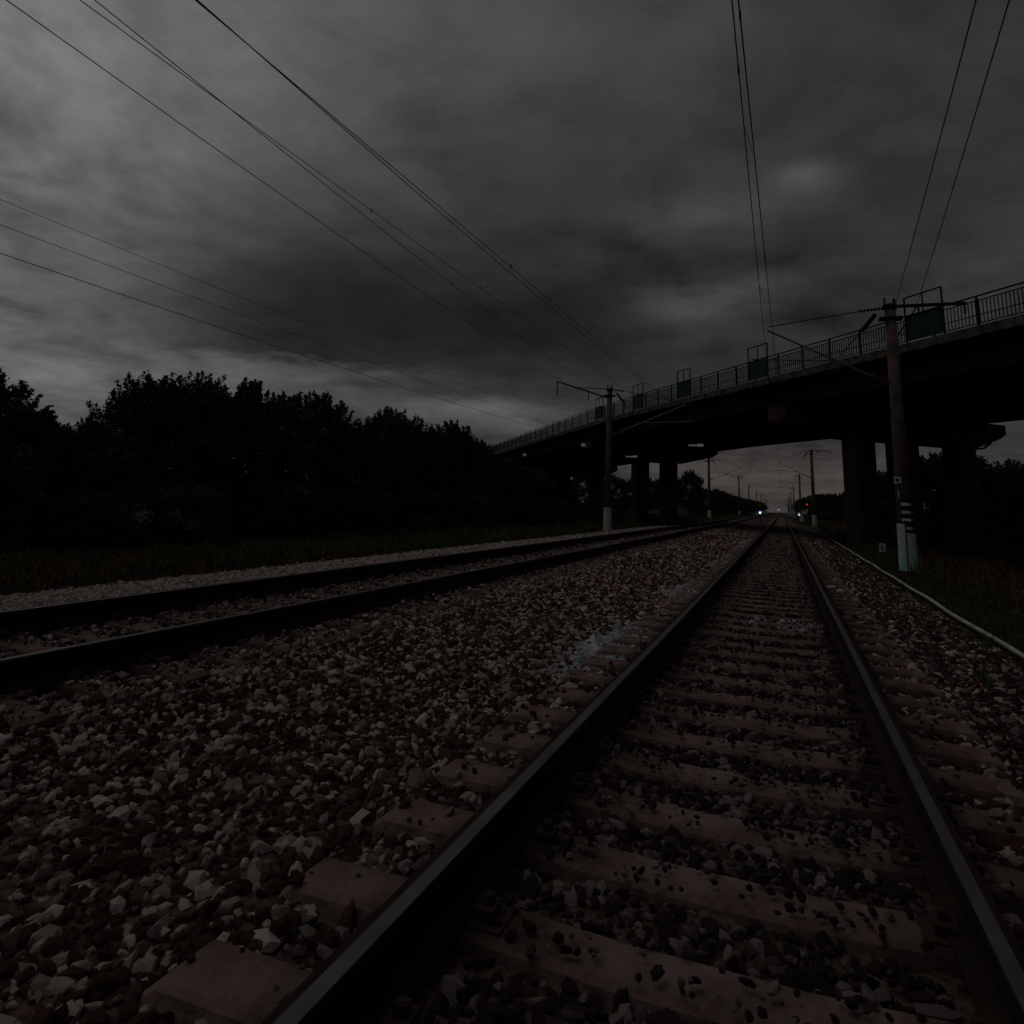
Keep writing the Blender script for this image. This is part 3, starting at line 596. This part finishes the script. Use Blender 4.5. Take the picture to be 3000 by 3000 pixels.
def white_box(x, y, z, w, h, lab):
    z0 = gz(x, BP) if x < 2.5 else gz(x); e = empty('relay_box', (x, y, z0)); tag(e, lab, 'relay box', 'white boxes beside the track'); hz = z - z0
    b = MB(); b.box((0, 0, hz), (w, .4, h)); b.build('box_body', MT['white'], e)
    b = MB(); b.box((0, 0, hz + h / 2 + .025), (w + .08, .48, .05)); b.build('lid', MT['white'], e)
    b = MB()
    for sx in (-1, 1): b.box((sx * w * .35, 0, (hz - h / 2) / 2), (.06, .06, max(.05, hz - h / 2)))
    b.build('legs', MT['steel'], e)
white_box(1.4, 125, 1.30, .9, .55, 'leftmost pale relay box beside the right track'); white_box(2.35, 102, .42, .4, .75, 'upright pale box in front of the white signal light'); white_box(2.9, 112, 1.2, .75, .5, 'rightmost pale relay box below the red signal')
e = empty('signal_mast', (4.35, 148, gz(4.35))); tag(e, 'mast signal showing a red light right of the tracks beyond the bridge', 'signal')
z0 = gz(4.35); b = MB(); b.tube([(0, 0, 0), (0, 0, 3.8)], .09, 8); b.build('mast', MT['galv'], e)
b = MB(); b.box((0, -.05, 2.75 - z0), (.75, .12, 1.5)); b.build('head', MT['black'], e)
b = MB(); b.tube([(0, -.13, 2.74 - z0), (0, -.16, 2.74 - z0)], .15, 14); b.build('lens', MT['red'], e)
b = MB(); b.box((-.05, -.15, 1.55 - z0), (.42, .05, .5)); b.build('number_board', MT['white'], e)
# kilometre picket post with a figure
e = empty('picket_post', (3.52, 31.2, gz(3.52))); tag(e, 'small post with a white numbered board behind the nearest pole', 'marker post'); z0 = gz(3.52)
b = MB(); b.box((0, 0, .12), (.05, .05, .6)); b.build('post', MT['steel'], e)
b = MB(); b.box((0, -.035, -.05 - z0), (.22, .015, .30)); b.build('board', MT['white'], e)
cu = bpy.data.curves.new('figure', 'FONT'); cu.body = '6'; cu.size = .30; cu.extrude = .002; cu.align_x = 'CENTER'; cu.align_y = 'CENTER'
to = bpy.data.objects.new('tmp', cu); COL.objects.link(to); bpy.context.view_layer.update()
me = bpy.data.meshes.new_from_object(to.evaluated_get(bpy.context.evaluated_depsgraph_get())); bpy.data.objects.remove(to); me.materials.clear(); me.materials.append(MT['black'])
o = link('figure', me, e, (0, -.047, -.05 - z0)); o.rotation_euler = (math.pi / 2, 0, 0)
# slim pale post under the bridge far left
b = MB(); b.tube([(0, 0, -.3), (0, 0, 3.4)], .06, 6); o = b.build('marker_pole', MT['galv'], loc=(-24.2, 69, -.9)); tag(o, 'slim pale post in the dark below the left end of the bridge', 'post')

# ---------------------------------------------------------------- trees and bushes
def crown_mesh(name, r, h, n, m, seed, leaf=.085, shoots=26, z0=.25, nclump=95, fill=1.0):
    g = np.random.default_rng(seed); c = []
    while len(c) < nclump:
        a, q, u_ = g.uniform(0, 6.28), g.uniform(.0, 1) ** .35, g.uniform(.03, .90)
        rr = math.sqrt(max(.05, 1 - u_ ** 2.6)) * (.75 + .25 * min(1, u_ * 4)) * q
        c.append((math.cos(a) * rr, math.sin(a) * rr, u_))
    c = np.array(c) * [r * .88, r * .88, h - z0] + [0, 0, z0]
    sg = g.uniform(.25, .45, nclump) * r * .42
    ns = int(n * .28); nc = n - ns; idx = g.integers(0, nclump, nc)
    d = g.normal(0, 1, (nc, 3)); d /= np.linalg.norm(d, axis=1)[:, None]; P = c[idx] + d * (sg[idx] * g.uniform(.3, 1.55, nc))[:, None]
    # shoots: leafy twigs reaching out of the crown, mostly upward
    S_ = []
    per = ns // shoots
    for i in range(shoots):
        a = g.uniform(0, 6.28); el = g.uniform(.35, 1.5); b0 = np.array([r * .72 * math.cos(a) * math.cos(el), r * .72 * math.sin(a) * math.cos(el), z0 + (h - z0) * (.5 + .40 * math.sin(el))])
        dr = np.array([math.cos(a) * math.cos(el) * .5, math.sin(a) * math.cos(el) * .5, .55 + .5 * math.sin(el)]); dr /= np.linalg.norm(dr); ln = g.uniform(.3, 1.0) * r * .46
        t_ = g.uniform(0, 1, per); S_.append(b0 + dr * (t_ * ln)[:, None] + g.normal(0, 1, (per, 3)) * (.12 * (1.15 - t_))[:, None] * r * .5)
    P = np.concatenate([P] + S_); P[:, 2] = np.maximum(P[:, 2], .05); n = len(P)
    u = g.normal(0, 1, (n, 3)); u[:, 2] *= .6; u /= np.linalg.norm(u, axis=1)[:, None]; w = g.normal(0, 1, (n, 3)); w = np.cross(u, w); w /= np.linalg.norm(w, axis=1)[:, None]
    s = leaf * g.uniform(.6, 1.3, n)[:, None]
    V = np.stack([P - u * s, P + w * s * .42, P + u * s, P - w * s * .42], 1).reshape(-1, 3)
    me = bpy.data.meshes.new(name); me.vertices.add(4 * n); me.vertices.foreach_set('co', V.astype(np.float32).ravel())
    me.loops.add(4 * n); me.loops.foreach_set('vertex_index', np.arange(4 * n, dtype=np.int32)); me.polygons.add(n)
    me.polygons.foreach_set('loop_start', np.arange(0, 4 * n, 4, dtype=np.int32)); me.polygons.foreach_set('loop_total', np.full(n, 4, dtype=np.int32))
    me.materials.append(m); me.update(calc_edges=True); return me
def trunk_mesh(h, r, seed):
    g = random.Random(seed); b = MB(); b.tube([(0, 0, -.4), (.05, .03, h * .35), (.1, -.05, h * .75)], [.08, .06, .03], 7)
    for i in range(9):
        a = g.uniform(0, 6.28); z = h * g.uniform(.12, .6); ln = r * g.uniform(.5, .9)
        b.tube([(.05, 0, z), (math.cos(a) * ln * .5, math.sin(a) * ln * .5, z + h * .12), (math.cos(a) * ln, math.sin(a) * ln, z + h * g.uniform(.2, .36))], [.055, .035, .012], 5)
    return b.mesh('trunk', MT['bark'])
VAR = []
for i in range(7):
    r, h = (2.3, 6.0) if i < 5 else (2.6, 6.0)
    VAR.append((crown_mesh('crown', r, h, 28000, (MT['leaf2'], MT['leaf3'], MT['leaf'])[i % 3], 100 + i, shoots=60 + 6 * i, z0=.2 if i < 5 else 1.4), trunk_mesh(h, r, i)))
def tree(x, y, ztop, width, v, lab, cat, name, group, z0=None):
    z0 = gz(x) if z0 is None else z0; e = empty(name, (x, y, z0), random.uniform(0, 6.28)); tag(e, lab, cat, group)
    sz = (ztop - z0) / 6.15; sx = width / 2.1; cm, tm = VAR[v % 7]
    c = link('crown', cm, e); t_ = link('trunk', tm, e); e.scale = (sx, sx, sz); return e
LEFT = [(7.5, 4.6, 2.4), (10.5, 4.2, 2.3), (13.6, 3.95, 1.9), (15.6, 3.0, 1.4), (17.5, 3.0, 1.4), (19.8, 4.7, 1.8), (22.3, 5.15, 2.0), (24.9, 5.45, 2.1), (27.4, 5.35, 2.1), (29.9, 5.75, 2.2), (33.2, 4.5, 1.9), (36.4, 5.85, 2.2), (39.8, 5.45, 2.1), (43.2, 5.3, 2.1), (46.6, 6.15, 2.4), (50.3, 5.3, 2.1), (54, 4.5, 2.1), (59, 4.3, 2.5), (65, 3.9, 2.6)]
LL = ['leafy bush at the far left edge outside the gap', 'dense bush at the left edge of the thicket', 'tall pointed bush at the left edge of the picture', 'lower bush left of the notch in the thicket', 'low bush at the notch in the left thicket',
      'bush rising right of the notch in the thicket', 'wide tall bush under the lowest far left wire', 'tall bush at the top of the left thicket', 'tall bush just right of the thicket top', 'spiky tall bush at the right shoulder of the thicket',
      'lower bush in the dip right of the high thicket', 'bush with an upright shoot between the dip and the bridge', 'green bush in front of the bridge end', 'rounded bush left of the last tree before the bridge', 'round tree crown standing out before the bridge end',
      'bush sloping down to the bridge railing', 'low bush right under the left bridge end', 'bush in the shade below the left bridge end', 'farthest bush of the left row under the bridge']
for i, ((y, zt, w), lab) in enumerate(zip(LEFT, LL)):
    tree(-22 + random.uniform(-.6, .6), y, zt, w, i, lab, 'bush', 'bush', 'bushes along the left bank')
B2 = ['the front bush at the left picture edge', 'the pointed bush at the left', 'the notch of the thicket', 'the bush under the lowest far left wire', 'the thicket top', 'the spiky right shoulder of the thicket', 'the dip right of the high thicket', 'the green bush before the bridge end', 'the rounded bush near the bridge', 'the last tree before the bridge', 'the bridge railing end at the left', 'the far left pier columns']
for i, (y, zt, w) in enumerate([(10, 3.9, 2.8), (15, 3.2, 2.4), (19.6, 2.7, 2.0), (25, 4.9, 3.0), (30, 5.2, 3.0), (35.5, 4.5, 2.8), (41, 4.8, 2.9), (47, 4.9, 3.1), (54, 4.6, 3.2), (62, 4.4, 3.4), (71, 4.4, 3.6), (81, 4.4, 4.0)]):
    tree(-26.5, y, zt, w, i + 3, 'second row bush behind ' + B2[i], 'bush', 'bush', 'second row of bushes behind the left bank')
B3 = ['filling the space under the pointed bush', 'in front of the notch in the thicket', 'nearest to the left picture edge', 'below the notch in the thicket', 'below the tall thicket top', 'below the right shoulder of the thicket', 'below the dip before the bridge', 'below the rounded tree near the bridge', 'below the left end of the bridge railing', 'beside the pier columns at the far left']
for i, (x, y, zt, w) in enumerate([(-20.6, 13.2, 2.2, 1.6), (-20.6, 17.2, 2.2, 1.6), (-18.8, 15.5, .7, 1.3), (-19.2, 19.5, 1.0, 1.5), (-19, 24, 1.2, 1.6), (-18.7, 29.5, 1.1, 1.6), (-18.9, 36, 1.3, 1.8), (-18.6, 43, 1.2, 1.8), (-18.3, 50.5, 1.3, 2.0), (-17.6, 58, 1.1, 2.0)]):
    tree(x, y, zt, w, i + 1, 'low shrub at the grass edge, ' + B3[i], 'shrub', 'shrub', 'low shrubs at the foot of the left thicket')
# beyond and below the bridge
BL = ['dark tree seen under the left end of the bridge', 'arched dark tree just left of the left pole', 'dark tree behind the left pole under the bridge', 'dark tree left of the two pier columns', 'dark tree between the two pier columns', '', 'low tree right of the round dark tree', 'tree behind the first left pole beyond the bridge', 'low tree before the second left pole beyond the bridge', 'low tree by the third left pole beyond the bridge', 'distant tree left of the bluish white signal', 'farthest tree left of the tracks on the horizon', 'farthest tree right of the tracks behind the red signal', 'low tree behind the red signal mast', 'low tree right of the pole framed by the opening', 'low dark tree left of the big pier column', 'dark tree touching the big pier column', 'dark tree behind the big pier column']
BACK = [(-37, 122, 5.6, 4), (-32, 124, 6.4, 4), (-27.5, 122, 5.8, 3.6), (-23, 127, 5.6, 3.6), (-20.5, 142, 6.6, 3.4), (-17.3, 148, 8.0, 2.6), (-16.2, 158, 5.2, 3.2), (-14.5, 178, 5.6, 4), (-13.8, 205, 5.2, 4.5), (-13.5, 240, 5.2, 5), (-13.5, 290, 5.2, 6), (-14, 350, 5.5, 7),
        (8.6, 250, 6.2, 6), (9.2, 200, 6.0, 5), (9.5, 165, 5.3, 4), (11.8, 150, 5.4, 3.8), (13.8, 140, 6.3, 4.2), (16.5, 146, 7, 4.2)]
for i, (x, y, zt, w) in enumerate(BACK):
    if (x, y) == (-17.3, 148): tree(x, y, zt, w, 5, 'round dark tree seen between the pier and the first pole beyond the bridge', 'tree', 'tree', None)
    else: tree(x, y, zt, w, i + 2, BL[i], 'tree', 'tree', 'trees left of the tracks beyond the bridge' if x < 0 else 'trees right of the tracks beyond the bridge')
RT = [(8.9, 56, 5.2, 2.2), (10.4, 58, 5.5, 2.2), (12.1, 59, 6.2, 2.4), (13.3, 61, 5.2, 2.3), (14.6, 62, 4.7, 2.3), (16, 62, 5.3, 2.4), (17.8, 63, 5.2, 2.6), (7.6, 62, 4.5, 2.2), (20, 60, 5.0, 3)]
RL = ['dark tree just right of the nearest pole under the bridge', 'tall tree between two columns right of the nearest pole', 'highest tree right of the last column', 'tree sloping down right of the bridge cap', 'lower tree in the dip at the right', 'small pointed tree near the right edge', 'dark tree at the right picture edge', 'low tree between the nearest pole and the pier', 'dark tree just past the right picture edge']
for i, ((x, y, zt, w), lab) in enumerate(zip(RT, RL)): tree(x, y, zt, w, i + 1, lab, 'tree', 'tree', 'trees right of the bridge piers')
# far woods on the horizon
b = MB(); g = random.Random(5)
vs_all = 0
for i in range(2600):
    a = g.uniform(-.75, .45); R1 = g.uniform(520, 640); x, y = R1 * math.sin(a), R1 * math.cos(a)
    if abs(x + 2.7) < 9: continue
    z = g.uniform(-1, 8.5) * (.7 + .3 * math.sin(a * 40) * math.sin(a * 13 + 1)); s = g.uniform(1.0, 2.2)
    vs = [(x + g.uniform(-s, s), y + g.uniform(-s, s), z + g.uniform(-s, s)) for _ in range(4)]; b.add(vs, [(0, 1, 2), (0, 2, 3), (0, 3, 1), (1, 3, 2)])
tag(b.build('far_woods', MT['leaf']), 'dark far off woods along the horizon', None, None, 'stuff')
